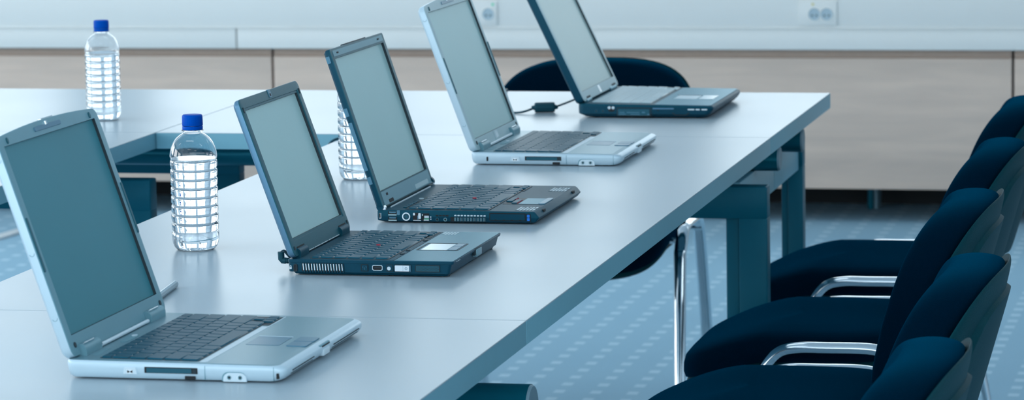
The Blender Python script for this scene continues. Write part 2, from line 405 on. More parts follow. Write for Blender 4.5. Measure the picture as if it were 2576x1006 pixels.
def lid(root, hx, hz, th, alen, W, thick, r, scr, bez, shell, lcd, bow=0.0, near_bevel=.0025, recess=.0038, screen_frame=None):
    """lid leaning back by th degrees; scr = (a0, a1, y0, y1) of the visible screen"""
    s, c = math.sin(R(th)), math.cos(R(th))
    X = lambda p: Vector((hx - p.x * s + p.z * c, p.y, hz + p.x * c + p.z * s))
    l = MB(); l.X = X; l.m(shell)
    NT = 12
    rr = lambda i, rad, b=bow: rrect(i, alen - bow - i, i, W - i, max(rad - i, .001), seg=5, bow=b, nt=NT)
    lev = [(-thick, .010, r), (-thick + .0018, .004, r), (-thick + .005, .0005, r), (-thick * .45, 0, r), (-.0012, 0, r)]
    l.loft([[(a, y, t) for a, y in rr(i, rd)] for t, i, rd in lev], True, False)
    l.m(bez)
    a0, a1, y0, y1 = scr
    inner = rrect(a0, a1, y0, y1, .0012, seg=5, nt=NT)
    inner2 = rrect(a0 + .0004, a1 - .0004, y0 + .0004, y1 - .0004, .0010, seg=5, nt=NT)
    rings = [[(a, y, -.0012) for a, y in rr(0, r)], [(a, y, -.0002) for a, y in rr(.0006, r)], [(a, y, 0) for a, y in rr(near_bevel, r)]]
    if screen_frame:
        f_ = screen_frame
        rings += [[(a, y, 0) for a, y in rrect(a0 - f_, a1 + f_, y0 - f_, y1 + f_, .002, seg=5, nt=NT)], [(a, y, -.0009) for a, y in rrect(a0 - f_ + .0006, a1 + f_ - .0006, y0 - f_ + .0006, y1 + f_ - .0006, .002, seg=5, nt=NT)]]
        rings += [[(a, y, -.0009) for a, y in inner]]; wall = [[(a, y, -.0009) for a, y in inner], [(a, y, -.0009 - recess) for a, y in inner2]]
        zt = -.0009 - recess
    else:
        rings += [[(a, y, 0) for a, y in inner]]; wall = [[(a, y, 0) for a, y in inner], [(a, y, -recess) for a, y in inner2]]; zt = -recess
    l.loft(rings, False, False); l.m('gap').loft(wall, False, False)  # recess wall coloured dark as the shadow inside the screen edge
    o = l.build('lid', root, angle=28)
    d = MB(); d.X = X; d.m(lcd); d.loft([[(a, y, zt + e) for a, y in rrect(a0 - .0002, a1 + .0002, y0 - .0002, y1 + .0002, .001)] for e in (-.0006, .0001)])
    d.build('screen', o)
    def add(name, mname, fn):
        q = MB(); q.X = X; q.m(mname); fn(q); return q.build(name, o)
    return o, X, add

def hinge_block(root, x0, x1, y0, y1, z0, z1, mname):
    """hinge cover: barrel cradled by a block on the rear of the deck"""
    q = MB().m(mname); n = 12; xm = (x0 + x1) / 2; rr_ = (x1 - x0) / 2
    prof = [(x0, z0), (x1, z0)] + [(xm + rr_ * math.cos(PI * k / n), z1 - rr_ + rr_ * math.sin(PI * k / n)) for k in range(n + 1)]
    q.loft([[(x, y, z) for x, z in prof] for y in (y0, y1)]); return q.build('hinge', root)

def at_laptop(name, x, y, label, rz=0.0):
    r_ = empty(name, (x, y, TZ), rz); tag(r_, label, 'laptop', 'open laptops in a row on the table'); return r_

def feet(root, pts, h=.0024, r=.006):
    for x, y in pts: MB().m('gap').cyl((x, y, 0), (x, y, h), r, r * .9, 14).build('foot', root)

# --- the two silver laptops
def silver_laptop(root, lock_front, bez, lcd, hx, th, sa0, sw, pal):
    W = .343
    slope = .0085
    mm = [(.0022, .004, .256, .0030), (.0045, .0015, .2615, .0010), (.0095, 0, .2655, .0002), (.0145, -.0008, .2665, 0),
          (.0190, -.0012, .2655, 0, slope), (.0212, -.0010, .2625, .0005, slope), (.0225, 0, .2570, .0016, slope), (.0231, .002, .2480, .0036, slope)]
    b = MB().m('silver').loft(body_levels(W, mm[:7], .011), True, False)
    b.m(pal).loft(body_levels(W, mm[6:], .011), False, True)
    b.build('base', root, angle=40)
    feet(root, [(.018, .02), (.235, .02), (.018, W - .02), (.235, W - .02)], .0026)
    dz = lambda x: .0231 - slope * x
    keyboard(root, .0365, .158, .0135, .329, .0233, 'key', tilt=slope, arrow=.0085)
    # deck trim
    t = MB().m('silverlight'); t.X = lambda p: Vector((p.x, p.y, p.z + dz(p.x)))
    t.box(.1600, .1680, .010, .258, -.0005, .0004, .0003); t.box(.1675, .1690, .012, .333, -.0005, .0003, .0002)
    t.build('deck_trim', root)
    g = MB().m('bezel'); g.X = t.X; g.box(.0200, .0280, .036, .079, -.0005, .0003, r=.001)
    g.build('vent_panel', root)
    pw = MB().m('bezel'); pw.X = t.X
    pw.loft([[(.0272 + .0062 * (math.copysign(abs(math.cos(a)) ** .6, math.cos(a))) - .05 * 0, .148 + .027 * math.sin(a), z_) for a in [2 * PI * k / 28 for k in range(28)]] for z_ in (-.0005, .0006)])
    pwo = pw.build('button_bar', root)
    q = MB().m('silverlight'); q.X = t.X; q.loft([[(.0270 + .0035 * math.cos(a), .167 + .006 * math.sin(a), z_) for a in [2 * PI * k / 18 for k in range(18)]] for z_ in (.0003, .0012)]); q.build('power_button', pwo)
    tp = MB().m('pad'); tp.X = t.X; tp.box(.1775, .2195, .132, .190, -.0006, .0003, r=.003)
    tpo = tp.build('touchpad', root)
    q = MB().m('silverlight'); q.X = t.X
    q.tube([(.1775, .1905, .0003), (.2200, .1905, .0003)], .0005, 6); q.build('touchpad_rim', tpo)
    for ya, yb in ((.1285, .159), (.1605, .191)):
        q = MB().m('pad'); q.X = t.X; q.box(.2285, .2535, ya, yb, -.0006, .0010, .0006, r=.003); q.build('touchpad_button', root)
    # near side ports
    fwp = MB().m('silverlight'); fwp.loft([[(x, y, z) for x, z in ((.0700, .0076), (.0870, .0076), (.0852, .0155), (.0715, .0155))] for y in (.003, -.0007)], False, True)
    fo = fwp.build('port_surround', root)
    nearplate(MB().m('metal'), .0742, .0825, .0080, .0130, .0004, .0009).build('firewire_port', fo)
    h_ = MB().m('hole'); h_.loft([[(x, y, z) for x, z in ((.0752, .0122), (.0782, .0102), (.0815, .0122), (.0815, .0088), (.0785, .0100), (.0752, .0088))] for y in (.003, -.0011)], False, True); h_.build('port_opening', fo)
    nearplate(MB().m('hole'), .0960, .1605, .0092, .0163, .0006, .0003).build('card_slot', root)
    nearplate(MB().m('slot'), .0985, .1532, .0098, .0152, .0004, .0006).build('card_slot_flap', root)
    nearplate(MB().m('gap'), .1544, .1592, .0100, .0150, .0004, .0009).build('eject_button', root)
    nearplate(MB().m('hole'), .1450, .1578, .0028, .0066, .0005, .0005, .006).build('infrared_window', root)
    for sx_ in (.1690, .2519): nearplate(MB().m('bezel'), sx_, sx_ + .0006, .0030, .0190, .0001, .0002, .004).build('panel_seam', root)
    au = MB().m('bezel'); n = 10
    def arch(x0, x1, z0, z1):
        r_ = .0075; return [(x0, z0), (x1, z0)] + [(x1 - r_ + r_ * math.cos(R(90 * k / n)), z1 - r_ + r_ * math.sin(R(90 * k / n))) for k in range(n + 1)] + [(x0 + r_ - r_ * math.sin(R(90 * k / n)), z1 - r_ + r_ * math.cos(R(90 * k / n))) for k in range(n + 1)]
    au.loft([[(x, y, z) for x, z in arch(.1900, .2190, .0018, .0126)] for y in (.004, -.0002)], False, True)
    au.m('silverlight'); au.loft([[(x, y, z) for x, z in arch(.1915, .2195, .0014, .0117)] for y in (.004, -.0008)], False, True)
    ao = au.build('audio_panel', root)
    for jx in (.1988, .2120):
        q = nearring(MB().m('metal'), jx, .0062, .0036, .0026, .0011); neardisc(q.m('bezel'), jx, .0062, .0027, .0010); neardisc(q.m('hole'), jx, .0062, .0014, .0012); q.build('audio_jack', ao)
    if lock_front: lx, lz0, lz1, lw = .2570, .0055, .0122, .0015
    else: lx, lz0, lz1, lw = .0290, .0075, .0150, .0015
    q = nearplate(MB().m('hole'), lx - lw, lx + lw, lz0, lz1, .0008, .0006, .006); q.build('lock_slot', root)
    # front edge: latch catch and slotted strips
    for ya, yb in ((.030, .120), (.205, .320)):
        for z_ in (.0075, .0112): MB().m('gap').box(.260, .2668 if z_ > .009 else .2645, ya, yb, z_ - .0006, z_ + .0006, .0003).build('front_groove', root)
    q = MB().m('bezel').box(.255, .2652, .150, .192, .0135, .0188, .001); q.m('hole').box(.260, .2660, .156, .190, .0148, .0172, .0006)
    lc = q.build('latch_catch', root)
    q = MB().m('silverlight').box(.259, .2672, .158, .186, .0050, .0130, .0012, r=.002); q.build('release_button', root)
    # lid
    sy0 = (W - sw) / 2; alen = sa0 + .75 * sw + .018
    o, X, add = lid(root, hx, .0250, th, alen, W, .0155, .012, (sa0, sa0 + .75 * sw, sy0, sy0 + sw), bez, 'silver', lcd, bow=.006)
    add('latch', 'pad', lambda q: q.box(alen - .0125, alen - .0065, .122, .212, -.0004, .0010, .0006, r=.003))
    add('latch_hook', 'metal', lambda q: (q.box(alen - .004, alen + .0016, .158, .198, -.006, -.0012, .0008), q.box(alen - .008, alen - .003, .158, .163, -.0015, .003, .0005)))
    for ya in (.030, W - .030): add('rubber_bumper', 'darkbezel', lambda q, ya=ya: q.box(alen - .0165, alen - .0085, ya - .003, ya + .003, -.0004, .0014, .0008, r=.003))
    for yb in (.0045, W - .0045):
        add('side_latch_bar', 'darkbezel', lambda q, yb=yb: q.box(.105, .172, yb - .0028, yb + .0028, -.0006, .0012, .0006, r=.002))
    for ya in (.016, W - .016): add('screw_cover', 'gap', lambda q, ya=ya: q.cyl((.013, ya, -.0004), (.013, ya, .0010), .0034, n=16))
    for a_ in (.05, .13, .245):
        add('edge_clip_mark', 'bezel', lambda q: q.tube([(a_ + .003 * math.cos(t), -.0001, -.006 + .003 * math.sin(t)) for t in [PI * .5 + PI * k / 8 for k in range(9)]], .0003, 5))
    for ya, yb in ((.026, .080), (W - .080, W - .026)):
        hb = hinge_block(root, .0005, .0165, ya, yb, .0225, .0365, 'bezel')
        q = MB().m('metal'); q.tube([(.0120, ya + .004, .0372), (.0120, yb - .016, .0372)], .0010, 8); q.build('hinge_highlight_bar', hb)
    q = MB().m('silverlight').cyl((.0135, .086, .0262), (.0135, W - .086, .0262), .0024, n=16); q.build('hinge_highlight_rod', root)  # pale rod stands in for the highlight along the hinge gap
    return o, X, add, alen

L1 = at_laptop('laptop', -.4455, -2.535, 'large silver laptop with dim grey screen at the near left, nearest the camera')
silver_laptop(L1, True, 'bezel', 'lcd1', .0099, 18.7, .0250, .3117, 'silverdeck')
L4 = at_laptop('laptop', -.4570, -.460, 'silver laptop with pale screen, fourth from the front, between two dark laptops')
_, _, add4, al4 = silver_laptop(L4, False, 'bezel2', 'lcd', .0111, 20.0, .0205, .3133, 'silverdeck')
add4('badge', 'padlight', lambda q: q.box(.006, .0175, .158, .176, -.0004, .0004, r=.0008))
add4('bezel_seam', 'bezel', lambda q: q.box(.0025, .0185, .1485, .1493, -.0004, .0002))

# --- dark compact laptop (second from the front)
L2 = at_laptop('laptop', -.4150, -1.728, 'small charcoal laptop with blue-grey lid edge, second from the front')
W2 = .290
b = MB().m('black').loft(body_levels(W2, [(.0015, .008, .227, .006), (.0046, .0060, .229, .0045), (.0050, .0008, .2305, .0008), (.0180, .0004, .2340, .0006)], .005), True, False)
b.loft(body_levels(W2, [(.0180, .0004, .2340, .0006), (.0183, 0, .2364, 0), (.0212, 0, .2375, 0), (.0222, .0006, .2369, .0007)], .004), False, True)
b.build('base', L2, angle=30)
feet(L2, [(.016, .02), (.223, .016), (.016, W2 - .02), (.223, W2 - .016)], .0018, .005)
MB().m('blackdeck').box(.012, .1515, .003, W2 - .003, .0215, .0226, .0006, r=.002).build('keyboard_deck', L2)
MB().m('palm').box(.1530, .2362, .0012, W2 - .0012, .0215, .0229, .0007, r=.002).build('palm_rest', L2)
kb = keyboard(L2, .029, .143, .009, W2 - .008, .0229, 'key', arrow=.006, h=.0021, gap=.0034)
MB().m('red').cyl((.0955, .1310, .0232), (.0955, .1310, .0262), .0034, .0028, 14).build('pointing_stick', kb)
for ya, yb in ((.058, .070), (.092, .1), (.19, .203)): MB().m('gap').box(.1455, .1505, ya, yb, .0222, .0238, .0006, r=.0015).build('stick_button', L2)
fr = MB().m('gap'); a_ = rrect(.158, .2185, .100, .170, .003); b_ = rrect(.1605, .2165, .1025, .1675, .002)
fr.loft([[(x, y, .0226) for x, y in a_], [(x, y, .0232) for x, y in a_], [(x, y, .0232) for x, y in b_], [(x, y, .0226) for x, y in b_]], False, False)
fo = fr.build('touchpad_frame', L2)
MB().m('padlight').box(.1640, .2010, .1045, .1655, .0224, .0230, r=.001).build('touchpad', fo)
for ya, yb in ((.104, .1345), (.1355, .166)): MB().m('pad').box(.2030, .2155, ya, yb, .0224, .0236, .0005, r=.001).build('touchpad_button', fo)
def sticker(root, x0, x1, y0, y1, z, rows, cols, base, lab, slope=0):
    s_ = MB().m(base); s_.box(x0, x1, y0, y1, z - .0004, z + .0001)
    so = s_.build('sticker', root)
    q = MB().m('label'); dx, dy = (x1 - x0) / rows, (y1 - y0) / cols
    for i in range(rows):
        for j in range(cols):
            if (i * 7 + j * 3) % 11 == 0: continue
            q.box(x0 + dx * (i + .18), x0 + dx * (i + .82), y0 + dy * (j + .12), y0 + dy * (j + .84), z, z + .00025)
    q.build('sticker_print', so); tag(so, lab)
sticker(L2, .155, .178, .256, .284, .0229, 5, 4, 'palm', 'small printed sticker on the palm rest')
# near side of the second laptop
q = nearframe(MB().m('gap'), .0082, .0142, .0052, .0160, .0014, .0025, .0007); nearplate(q.m('hole'), .0098, .0126, .0070, .0140, .001, .0006); q.build('lock_slot', L2)
q = MB().m('label'); nearplate(q, .0026, .0058, .0085, .0120, .0005, .0003); nearring(q, .0042, .0124, .0014, .0008, .0003, 12); q.build('padlock_symbol', L2)
v = MB().m('hole'); nearplate(v, .0205, .0810, .0060, .0172, .0008, .0002)
vo = v.build('cooling_vent', L2)
v = MB()
for i in range(15):
    x = .0215 + i * .00398
    v.m('metal'); v.loft([[(x + .0010 + dx_, y, z) for dx_, z in ((0, .0075), (.0012, .0075), (.0004, .0166), (-.0008, .0166))] for y in (.002, -.0005)], False, True)
    v.m('black'); v.loft([[(x + .0024 + dx_, y, z) for dx_, z in ((0, .0045), (.0014, .0045), (.0006, .0172), (-.0008, .0172))] for y in (.002, -.0008)], False, True)
v.build('vent_fins', vo)
q = nearframe(MB().m('gap'), .1055, .1158, .0072, .0170, .0008, .0012, .0004); nearplate(q.m('black'), .1066, .1147, .0082, .0160, .0008, .0007); wo = q.build('wireless_button', L2)
q = MB().m('pad')
for xx_, s_ in ((.1095, -1), (.1119, 1)): q.tube([(xx_ + s_ * .0012 * math.cos(t), -.0009, .0130 + .0016 * math.sin(t)) for t in [-PI / 3 + 2 * PI / 3 * k / 6 for k in range(7)]], .00025, 5)
q.tube([(.1107, -.0009, .0095), (.1107, -.0009, .0128)], .0003, 5); q.build('wireless_symbol', wo)
q = MB().m('metal'); a_ = [(.1235, .0085), (.1348, .0085), (.1366, .0100), (.1366, .0150), (.1350, .0162), (.1232, .0162), (.1216, .0150), (.1216, .0100)]
cx_ = .1291; cz_ = .0124; sc = lambda k: [(cx_ + (x - cx_) * k, cz_ + (z - cz_) * (k - .1)) for x, z in a_]
q.loft([[(x, .003, z) for x, z in a_], [(x, -.0010, z) for x, z in a_], [(x, -.0010, z) for x, z in sc(.86)], [(x, .002, z) for x, z in sc(.86)]], False, False)
q.m('hole'); q.loft([[(x, y, z) for x, z in sc(.87)] for y in (.003, -.0004)], False, True); q.m('gap'); nearplate(q, .1245, .1340, .0122, .0140, .0003, .0007)
q.build('usb_port', L2)
q = nearframe(MB().m('gap'), .1418, .1512, .0072, .0170, .0008, .0012, .0004); nearplate(q.m('black'), .1426, .1504, .0080, .0162, .0008, .0006); neardisc(q.m('label'), .1455, .0118, .0026, .0010); q.build('mute_button', L2)
q = nearframe(MB().m('gap'), .1530, .1770, .0070, .0172, .0010, .0016, .0005); nearplate(q.m('white'), .1540, .1742, .0080, .0162, .0008, .0010); po = q.build('power_switch', L2); tag(po, 'white power switch')
q = MB().m('pad'); nearplate(q, .1750, .1764, .0078, .0164, .0004, .0011); nearplate(q, .1655, .1657, .0082, .0160, .00005, .00105); nearring(q, .1700, .0120, .0018, .0014, .0012, 16); nearplate(q, .1698, .1702, .0122, .0142, .0001, .0012); q.build('power_symbol', po)
q = nearframe(MB().m('gap'), .1830, .2178, .0074, .0172, .0011, .0016, .0005); nearplate(q.m('slot'), .1842, .2166, .0084, .0162, .0008, .0004)
so = q.build('speaker_grille', L2)
q = MB().m('gap')
for i in range(16):
    for j in range(4): neardisc(q, .1858 + i * .00195 + (j % 2) * .0009, .0096 + j * .0018, .00055, .0006, 6)
q.build('grille_holes', so)
# front edge of the second laptop
q = MB().m('gap').box(.230, .2372, .126, .170, .0125, .0226, .0005); q.build('front_notch', L2)
q = MB().m('silverdeck').box(.231, .2385, .134, .164, .0096, .0200, .0008, r=.001); q.build('lid_release', L2)
q = MB().m('label')
for i in range(4): q.box(.2352, .2376, .018 + i * .006, .0195 + i * .006, .0196, .0206)
q.build('status_light', L2)
for ya, yb in ((.018, .058), (W2 - .058, W2 - .018)): hinge_block(L2, .0015, .0145, ya, yb, .0215, .0350, 'blackdeck')
q = MB().m('label')
for ya, yb in ((.060, .094), (.098, .128), (.131, .165), (.170, .226)): q.cyl((.0105, ya, .0252), (.0105, yb, .0252), .0012, n=8)
q.build('hinge_strip', L2)
sw = .2532; sa0 = .0251
lo, X2, add2 = lid(L2, .0119, .0250, 19.55, .232, W2, .0125, .010, (sa0, sa0 + .75 * sw, (W2 - sw) / 2, (W2 + sw) / 2), 'darkbezel', 'lidblue', 'lcd', recess=.0036, screen_frame=.0035)
add2('latch', 'pad', lambda q: (q.box(.2205, .2325, .139, .151, -.002, .0008, .0005, r=.0015), q.m('hole').box(.2225, .2265, .1425, .147, .0002, .0011)))
for ya in (.008, W2 - .008): add2('rubber_bumper', 'gap', lambda q, ya=ya: q.box(.212, .220, ya - .0016, ya + .0016, -.0004, .0010, .0004, r=.001))
for ya in (.009, W2 - .009): add2('screw_cover', 'gap', lambda q, ya=ya: q.cyl((.012, ya, -.0004), (.012, ya, .0008), .0028, n=14))
for ya, yb in ((.020, .056), (W2 - .056, W2 - .020)): add2('hinge_recess', 'hole', lambda q, ya=ya, yb=yb: q.box(.004, .0125, ya, yb, -.0008, .0004, r=.001))

# --- black laptop with many ports (third from the front)
L3 = at_laptop('laptop', -.4290, -1.195, 'black laptop with a row of ports and two blue buttons, third from the front')
W3 = .315
b = MB().m('black').loft(body_levels(W3, [(.0012, .010, .244, .006), (.0032, .002, .2475, .0015), (.0040, -.0002, .2490, .0006), (.0100, -.0005, .2540, 0)], .003), True, False)
b.m('blackdeck').loft(body_levels(W3, [(.0100, -.0005, .2540, 0), (.0110, -.0005, .2542, 0), (.0175, -.0005, .2490, .0002), (.0195, 0, .2465, .0010)], .003), False, False)
b.loft(body_levels(W3, [(.0195, 0, .2465, .0010), (.0200, .0008, .2455, .0022)], .003), False, True)
b.build('base', L3, angle=25)
feet(L3, [(.018, .03), (.235, .03), (.018, W3 - .03), (.235, W3 - .03)], .0014, .006)
kb = keyboard(L3, .044, .1745, .009, W3 - .014, .0206, 'key', arrow=.0035, h=.0021, gap=.0034)
q = MB().m('key')
for i in range(5): q.box(.0335, .0395, .028 + i * .0155, .040 + i * .0155, .0198, .0212, .0006, r=.001)
q.build('volume_buttons', L3)
MB().m('gap').box(.0415, .0435, .012, .145, .0198, .0208).build('keyboard_groove', L3)
MB().m('padlight').cyl((.0365, .1320, .0198), (.0365, .1320, .0212), .0040, n=16).build('power_button', L3)
MB().m('red').cyl((.1225, .1305, .0208), (.1225, .1305, .0238), .0036, .003, 14).build('pointing_stick', kb)
for ya, yb, rd in ((.1075, .128, 0), (.1290, .152, 1)):
    q = MB().m('key').box(.1785, .1885, ya, yb, .0196, .0222, .0008, r=.002)
    if rd: q.m('red').box(.1882, .1893, ya + .001, yb - .001, .0198, .0216)
    q.build('stick_button', L3)
q = MB().m('key').box(.1905, .2000, .090, .128, .0196, .0219, .0008, r=.002); q.m('red').box(.1995, .2006, .091, .127, .0198, .0213); q.build('stick_button', L3)
tp = MB().m('gap').box(.1770, .2395, .0845, .1535, .0194, .0203, r=.004).build('touchpad_frame', L3)
MB().m('palm').box(.2030, .2335, .0860, .1525, .0200, .0206, r=.001).build('touchpad', tp)
MB().m('pad').box(.2345, .2445, .0850, .1530, .0194, .0216, .0008, r=.003).build('touchpad_button', tp)
sticker(L3, .2140, .2440, .012, .052, .0202, 6, 6, 'blackdeck', 'sticker of small pale dashes near the front left corner')
sticker(L3, .2160, .2445, .243, .287, .0202, 6, 6, 'blackdeck', 'faint sticker on the far side of the palm rest')
nearplate(MB().m('metal'), .0026, .0060, .0068, .0150, .0003, .0004).build('lock_slot', L3)
nearplate(MB().m('hole'), .0028, .0052, .0076, .0148, .0003, .0006).build('lock_opening', L3)
for z0_, z1_ in ((.0118, .0180), (.0034, .0094)):
    q = nearplate(MB().m('hole'), .0172, .0310, z0_, z1_, .0004, .0003); nearplate(q.m('bezel2'), .0176, .0306, z0_, z0_ + .0016, .0003, .0008); nearplate(q.m('pad'), .0190, .0295, z0_ + .0036, z1_ - .0004, .0003, .0006); q.build('usb_port', L3)
nearplate(MB().m('pad'), .0310, .0360, .0125, .0196, .001, .0005).build('drive_cover', L3)
q = nearring(MB().m('metal'), .0458, .0102, .0064, .0048, .0010, 28); neardisc(q.m('slot'), .0458, .0102, .0049, .0005)
for k in range(7):
    a_ = 2 * PI * k / 7; neardisc(q.m('hole'), .0458 + .0030 * math.cos(a_), .0102 + .0030 * math.sin(a_), .0007, .0009, 8)
q.build('video_port', L3)
q = nearplate(MB().m('hole'), .0565, .0692, .0042, .0162, .0004, .0004); nearplate(q.m('metal'), .0568, .0598, .0122, .0160, .0012, .0008); nearplate(q, .0650, .0690, .0070, .0158, .001, .0008); nearplate(q, .0568, .0692, .0042, .0050, .0002, .0009); nearplate(q.m('pad'), .0635, .0655, .006, .012, .0006, .0007); q.build('modem_port', L3)
q = nearplate(MB().m('hole'), .0704, .0820, .0042, .0155, .0004, .0004); nearplate(q.m('metal'), .0745, .0818, .0085, .0120, .0004, .0008); nearplate(q.m('green'), .0740, .0818, .0066, .0074, .0001, .0008); nearplate(q.m('metal'), .0735, .0818, .0044, .0060, .0003, .0008); nearplate(q, .0710, .0725, .012, .0142, .0005, .0008); q.build('network_port', L3)
q = neardisc(MB().m('white'), .0846, .0100, .0009, .0006, 10); neardisc(q, .0846, .0066, .0009, .0006, 10); q.build('port_light', L3)
for jx, mt_ in ((.0948, 'slot'), (.1074, 'bezel')):
    q = nearring(MB().m(mt_), jx, .0064, .0028, .0018, .0007, 18); neardisc(q.m('hole'), jx, .0064, .0019, .0004, 14); q.build('audio_jack', L3)
q = MB().m('hole')
for i in range(4): nearplate(q, .0926 + i * .0053, .0966 + i * .0053, .0112, .0134, .0003, .0004)
q.build('jack_symbol', L3)
v = MB().m('hole'); nearplate(v, .1158, .1722, .0036, .0104, .0006, .0003)
for i in range(11):
    x = .1162 + i * .0051
    if i == 0: continue
    v.m('label'); nearplate(v, x + .0004, x + .0038, .0118, .0138, .0005, .0006)
    v.m('bezel'); nearplate(v, x + .0002, x + .0010, .0044, .0098, .0002, .0006); nearplate(v, x + .0020, x + .0028, .0044, .0098, .0002, .0006)
    v.m('black'); nearplate(v, x + .0036, x + .0050, .0036, .0104, .0002, .0008)
v.build('cooling_vent', L3)
q = nearplate(MB().m('hole'), .1768, .2336, .0054, .0176, .0008, .0003); nearplate(q.m('black'), .1780, .2322, .0066, .0160, .0004, .0006)
for i in range(4): nearplate(q.m('hole'), .1850 + i * .0128, .1884 + i * .0128, .0064, .0075, .0002, .0009)
q.build('card_slot', L3)
for z_ in (.0134, .0082):
    q = nearplate(MB().m('blue'), .2358, .2400, z_ - .0022, z_ + .0022, .0010, .0008); bo = q.build('eject_button', L3); tag(bo, 'bright blue eject button')
nearplate(MB().m('hole'), .2350, .2410, .0050, .0170, .0005, .0003).build('button_recess', L3)
nearplate(MB().m('gap'), .2412, .2416, .0012, .0160, .0001, .0003, .004).build('panel_seam', L3)
q = MB().m('hole')
for ya in (.044, .262): q.box(.2490, .2522, ya, ya + .014, .0120, .0178)
q.build('latch_hole', L3)
q = MB().m('label').box(.0135, .0150, .028, .278, .0198, .0222, .0006); q.build('hinge_strip', L3)
for ya in (.003, W3 - .010):
    MB().m('metal').cyl((.0075, ya, .0215), (.0075, ya + .008, .0215), .0050, n=18).build('hinge', L3)
sw = .2880; sa0 = .0249
lo, X3, add3 = lid(L3, .0100, .0230, 18.28, .257, W3, .0130, .005, (sa0, sa0 + .75 * sw, (W3 - sw) / 2, (W3 + sw) / 2), 'darkbezel', 'black', 'lcd', recess=.0042, near_bevel=.004)
for a0_, a1_ in ((.2440, .2535), (.0020, .0235)): add3('bezel_panel', 'bezel', lambda q: q.box(a0_, a1_, .012, W3 - .012, -.0004, .0005, r=.001))
q3 = lambda q: [q.box(.2475, .2500, ya, ya + .010, .0003, .0010) for ya in (.030, .270)]
add3('latch_hook', 'hole', q3)
add3('screen_slider', 'gap', lambda q: q.box(.2540, .2585, .085, .215, -.0065, -.0005, .0012, r=.0015))
add3('thin_label', 'bezel2', lambda q: q.box(.0035, .0105, .205, .285, .0002, .0007, r=.0006))
add3('hinge_recess', 'hole', lambda q: (q.box(.003, .0085, .040, .066, .0000, .0008, r=.001), q.box(.0155, .0195, .036, .046, .0000, .0008, r=.001)))
for a0_, a1_ in ((.236, .247), (.150, .163), (.040, .052), (.062, .140)):
    add3('side_pad', 'pad', lambda q: q.loft([[(a, y, t) for a, t in rrect(a0_, a1_, -.0100, -.0038, .001)] for y in (.002, -.0005)], False, True))
for ya, hr in ((.0005, .0055), (W3 - .0075, .0085)):
    add3('hinge_end', 'black', lambda q, ya=ya, hr=hr: q.cyl((.003, ya, -.0055), (.003, ya + .008, -.0055), hr, n=22))

# --- dark laptop at the far end of the row
L5 = at_laptop('laptop', -.4276, .310, 'thick dark blue-black laptop with pale keys at the far end of the table')
W5 = .345
sl5 = .0135
b = MB().m('black').loft(body_levels(W5, [(.0028, .012, .255, .006), (.0078, .002, .2600, .0008), (.0085, .0006, .2610, 0), (.0160, 0, .2665, 0), (.0240, 0, .2675, 0, sl5)], .012), True, False)
b.m('blackdeck').loft(body_levels(W5, [(.0240, 0, .2675, 0, sl5), (.0268, .0003, .2655, .0006, sl5), (.0284, .002, .2600, .0025, sl5)], .012), False, True)
b.build('base', L5, angle=38)
feet(L5, [(.03, .03), (.235, .03), (.03, W5 - .03), (.235, W5 - .03)], .0034, .007)
MBx = lambda m_: MB().m(m_)
def tl(m_):
    q = MB().m(m_); q.X = lambda p: Vector((p.x, p.y, p.z + .0284 - sl5 * p.x)); return q
tl('palm').box(.150, .262, .006, W5 - .006, -.0006, .0005, .0004, r=.008).build('palm_rest', L5)
keyboard(L5, .022, .1425, .020, W5 - .010, .0287, 'keylight', arrow=.004, tilt=sl5, h=.0022, gap=.0024)
tl('padlight').box(.1690, .2140, .119, .186, -.0004, .0008, r=.002).build('touchpad', L5)
tl('gap').box(.1660, .2150, .186, .190, -.0004, .0010).build('touchpad_rim', L5)
for ya, yb in ((.1185, .152), (.1535, .188)): tl('padlight').box(.2190, .2480, ya, yb, -.0004, .0014, .0006, r=.002).build('touchpad_button', L5)
for jx in (.0368, .0500):
    q = nearring(MB().m('slot'), jx, .0140, .0026, .0016, .0006, 16); neardisc(q.m('hole'), jx, .0140, .0017, .0004, 12); q.build('audio_jack', L5)
q = nearplate(MB().m('hole'), .0600, .0740, .0128, .0235, .005, .0004)
for jx in (.0630, .0706): neardisc(q.m('metal'), jx, .0205, .0030, .0009, 16)
q.build('video_port', L5)
q = nearframe(MB().m('gap'), .0780, .1450, .0045, .0210, .0016, .001, .0005); nearplate(q.m('slot'), .0800, .1420, .0058, .0178, .0005, .0004)
for k, (xa, xb, za, zb) in enumerate(((.083, .093, .0108, .0122), (.0975, .1225, .0108, .0122), (.082, .0955, .0072, .0086), (.105, .1235, .0072, .0086), (.1275, .1335, .0105, .0130), (.1385, .1425, .0066, .0092))): nearplate(q.m('pad'), xa, xb, za, zb, .0004, .0008)
q.build('card_slot', L5)
nearplate(MB().m('gap'), .1468, .1474, .003, .0230, .0001, .0003, .004).build('panel_seam', L5)
nearplate(MB().m('lidblue'), .1490, .1905, .0182, .0206, .0004, .0005).build('drive_strip', L5)
q = MB().m('gap'); q.loft([[(x, y, z) for x, z in ((.1930, .0062), (.2150, .0062), (.2215, .0112), (.2190, .0118), (.2140, .0076), (.1940, .0076), (.1890, .0118), (.1865, .0112))] for y in (.003, -.0006)], False, True); q.build('drive_handle', L5)
q = MB().m('label')
for xa, xb in ((.2180, .2310), (.2335, .2415), (.2450, .2560)): nearplate(q, xa, xb, .0166, .0192, .0008, .0006)
q.build('status_light', L5)
neardisc(MB().m('hole'), .1594, .0165, .0014, .0005).build('screw_hole', L5)
for ya, yb in ((.020, .062), (W5 - .090, W5 - .030)): hinge_block(L5, .004, .017, ya, yb, .0265, .0360, 'palm')
sw = .319; sa0 = .020
